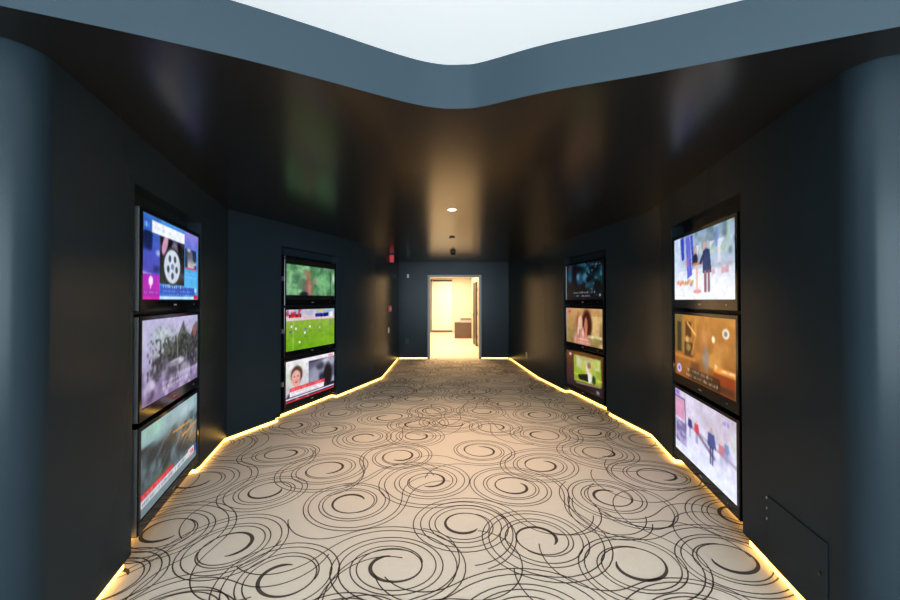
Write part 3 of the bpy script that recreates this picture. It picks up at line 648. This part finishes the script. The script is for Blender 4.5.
# ------------------------------------------------------------------ ceiling fittings
def ceiling_px(x, y):
    d = 350 * (CEIL - CAM_H) / (300 - y); return ((x - 450) / 350 * d, d)
x, y = ceiling_px(452, 209.5)
dl = empty('downlight', (x, y, CEIL)); tag(dl, 'small round lit downlight recessed in the dark ceiling', 'downlight')
bm = bmesh.new(); lathe(bm, [(.042, .0), (.046, -.004), (.055, -.005), (.060, -.0005), (.060, .0)]); bobj('trim_ring', bm, M['whiteplastic'], dl, True)
bm = bmesh.new(); lathe(bm, [(.0, -.0032), (.030, -.003), (.042, -.0015)]); bobj('lens', bm, M['lamp'], dl, True)
sp = bpy.data.lights.new('downlight_lamp', 'SPOT'); sp.energy = 170; sp.color = (1.0, 0.70, 0.46); sp.spot_size = math.radians(95); sp.spot_blend = 1.0; sp.shadow_soft_size = 0.04
so = bpy.data.objects.new('downlight_lamp', sp); COL.objects.link(so); so.location = (0, 0, -.03); so.parent = dl
x, y = ceiling_px(452, 237)
sd = empty('ceiling_speaker', (x, y, CEIL)); tag(sd, 'flat round dark grey disc on the ceiling between downlight and black dome', 'ceiling disc')
bm = bmesh.new(); lathe(bm, [(.045, .0), (.045, -.010), (.040, -.014), (.0, -.016)]); bobj('plate', bm, M['matblack'], sd, True)
bm = bmesh.new(); lathe(bm, [(.018, -.0150), (.016, -.024), (.0, -.026)]); bobj('cap', bm, M['silver'], sd, True)
x, y = ceiling_px(453, 251)
dc = empty('dome_camera', (x, y, CEIL)); tag(dc, 'black dome camera hanging from the ceiling near the doorway', 'camera')
bm = bmesh.new(); lathe(bm, [(.058, .0), (.058, -.03), (.050, -.036)]); bobj('base', bm, M['matblack'], dc, True)
bm = bmesh.new(); lathe(bm, [(.050, -.034)] + [(.05 * math.cos(k * PI / 16), -.036 - .05 * math.sin(k * PI / 16)) for k in range(1, 8)] + [(0, -.086)]); bobj('dome', bm, M['black'], dc, True)

# ------------------------------------------------------------------ small fittings on the walls
def on_wall(p, q, t, z, side):
    """frame on the wall segment p->q: returns location and the turn that sends local -y into the corridor"""
    u = (q - p).normalized(); n = V2(-u.y, u.x) * (1 if side < 0 else -1)
    c = p + (q - p) * t
    return (c.x, c.y, z), math.atan2(n.y, n.x) - PI / 2
LD, LE = LEFT[0][-2], LEFT[0][-1]; RD, RE = RIGHT[0][-2], RIGHT[0][-1]
loc, rz = on_wall(LD, LE, .30, 2.33, -1)
ex = empty('exit_sign', loc, rz); tag(ex, 'small red lit sign box high on the left wall by the doorway', 'sign')
boxobj('arm', -.015, .015, -.02, 0, .02, .05, M['matblack'], ex); boxobj('sign_box', -.018, .018, -.10, -.02, -.07, .075, M['exitred'], ex, .004); boxobj('cover', -.021, .021, -.105, -.015, .072, .09, M['matblack'], ex)
loc, rz = on_wall(LD, LE, .30, 1.30, -1)
cp = empty('fire_call_point', loc, rz); tag(cp, 'small red fire call box on the left wall before the doorway', 'call box')
boxobj('case', -.05, .05, -.045, 0, -.06, .06, M['redplastic'], cp, .006); boxobj('face', -.03, .03, -.048, -.044, -.03, .03, M['whiteplastic'], cp)
loc, rz = on_wall(LD, LE, .28, .86, -1)
sw = empty('light_switch', loc, rz); tag(sw, 'small white switch plate on the left wall below the red box', 'switch')
boxobj('plate', -.035, .035, -.010, 0, -.055, .055, M['whiteplastic'], sw, .003); boxobj('rocker', -.014, .014, -.016, -.009, -.03, .03, M['whiteplastic'], sw, .002)
def outlet(loc, rz, lab, m, mi, cat='outlet'):
    o = empty('wall_outlet', loc, rz); tag(o, lab, cat)
    boxobj('plate', -.036, .036, -.008, 0, -.058, .058, m, o, .003)
    for z in (.02, -.028): boxobj('socket', -.016, .016, -.010, -.007, z - .013, z + .016, mi, o)
    return o
loc, rz = on_wall(RD, RE, .30, .34, 1)
outlet(loc, rz, 'small pale socket plate low on the right wall near the doorway', M['whiteplastic'], M['matblack'])
outlet(((407 - 450) / 350 * END_Y, END_Y, CAM_H - 41 * END_Y / 350), 0, 'black socket plate low on the end wall left of the doorway', M['matblack'], M['black'])
sn = empty('wall_sensor', ((408 - 450) / 350 * END_Y, END_Y, CAM_H + 24 * END_Y / 350)); tag(sn, 'tiny white sensor high on the end wall left of the doorway', 'sensor')
boxobj('case', -.025, .025, -.03, 0, -.045, .045, M['whiteplastic'], sn, .008); boxobj('eye', -.012, .012, -.033, -.028, -.03, -.005, M['silver'], sn)
# access hatch in the near right wall
a, b = COLS['right_near']; u = (b - a).normalized(); nR = V2(u.y, -u.x)
def hit(xp):                                    # wall position seen at a photograph column
    r = (xp - 450) / 350; t = (a.x - r * a.y) / (r * u.y - u.x); return t
t0, t1 = hit(826), hit(766); pc = a + u * ((t0 + t1) / 2); W = abs(t1 - t0); rzR = math.atan2(nR.y, nR.x) - PI / 2
ap = empty('access_hatch', (pc.x, pc.y, 0.06), rzR); tag(ap, 'flush dark hatch low in the near right wall', 'hatch')
dcorner = a + u * t1; HT = CAM_H - (494 - 300) * dcorner.y / 350 - 0.06
boxobj('panel', -W / 2 + .004, W / 2 - .004, -.006, -.0005, .006, HT, M['wall'], ap, .0015)
for z in (HT * .96, HT * .80, HT * .64): 
    bm = bmesh.new(); box(bm, -W / 2 - .003, -W / 2 + .003, -.009, -.0005, z - .007, z + .007, .002); bobj('hinge', bm, M['metal'], ap)
bm = bmesh.new(); lathe(bm, [(.0, .004), (.009, .004), (.011, .0)], 16)
bmesh.ops.rotate(bm, verts=bm.verts, cent=(0, 0, 0), matrix=Matrix.Rotation(PI / 2, 3, 'X')); bmesh.ops.translate(bm, verts=bm.verts, vec=(W / 2 - .04, -.005, HT * .55)); bobj('lock', bm, M['black'], ap, True)

# ------------------------------------------------------------------ bright room beyond the doorway
Y0, Y1, XL, XR, H2 = END_Y + 0.2, 16.2, -2.2, 0.97, 2.5
struct(boxobj('floor_reception', XL, XR + .1, END_Y + .1, Y1, -0.05, 0.0005, M['creamfloor']))
struct(boxobj('ceiling_reception', XL, XR + .1, Y0, Y1, H2, H2 + .1, M['cream']))
struct(boxobj('wall_reception_far', XL, XR + .1, Y1, Y1 + .1, 0, H2, M['cream']))
struct(boxobj('wall_reception_left', XL - .1, XL, Y0, Y1, 0, H2, M['cream']))
struct(boxobj('wall_reception_right', XR, XR + .1, Y0, Y1, 0, H2, M['cream']))
struct(boxobj('wall_reception_front', XL, DX0 - .01, Y0 + .001, Y0 + .02, 0, H2, M['cream']))
# sliding frosted panel on the far wall
P = empty('sliding_panel', (-.37, Y1, 0)); tag(P, 'tall pale sliding panel with dark rails seen through the doorway', 'panel')
boxobj('sheet', -.47, .47, -.06, -.035, .08, 2.33, M['frosted'], P); boxobj('top_rail', -.42, .47, -.085, -.02, 2.33, 2.40, M['darkwood'], P); boxobj('bottom_rail', -.47, .47, -.07, -.02, .01, .08, M['brownwood'], P)
boxobj('side_post', -.52, -.49, -.07, -.01, 0, 2.42, M['brownwood'], P); bm = bmesh.new(); box(bm, -.53, -.45, -.09, -.06, 2.33, 2.42, .01); bobj('roller', bm, M['matblack'], P)
# counter
Cn = empty('reception_counter', (.50, 13.75, 0)); tag(Cn, 'brown counter with a white ledge seen through the doorway', 'counter')
boxobj('body', -.32, .32, -.25, .35, .0, .60, M['brownwood'], Cn, .004); boxobj('ledge', -.10, .36, -.10, .35, .60, .72, M['whiteplastic'], Cn, .004); boxobj('top', -.10, .36, -.13, .36, .73, .745, M['brownwood'], Cn, .003); boxobj('end_panel', .33, .36, -.2, .36, .0, 1.0, M['whiteplastic'], Cn, .003)
# open door leaf against the right wall
Dr = empty('open_door', (.855, 11.12, 0), math.radians(93.5)); tag(Dr, 'dark wooden door leaf standing open inside the bright room', 'door')
boxobj('leaf', 0, .82, -.02, .02, .01, 2.06, M['darkwood'], Dr, .003); boxobj('handle', .68, .78, .02, .05, .98, 1.0, M['matblack'], Dr, .004); boxobj('handle', .68, .78, -.05, -.02, .98, 1.0, M['matblack'], Dr, .004)
for z in (.3, 1.05, 1.8): boxobj('hinge', -.012, .004, -.024, .024, z - .05, z + .05, M['matblack'], Dr)
# flat ceiling lights of that room
for k, (yy, ln, lab) in enumerate(((10.6, 1.2, 'flat lit ceiling panel just inside the bright room'), (14.0, 1.5, 'flat lit ceiling panel deeper in the bright room'))):
    o = empty('ceiling_light', (0, yy, H2)); tag(o, lab, 'ceiling light', 'flat ceiling lights of the bright room')
    boxobj('frame', -.64, .64, -ln - .04, ln + .04, -.015, 0, M['whiteplastic'], o)
    boxobj('diffuser', -.60, .60, -ln, ln, -.019, -.012, mat('lit_diffuser', (.9, .9, .85), emit=(1, .85, .62), estr=1.6), o)
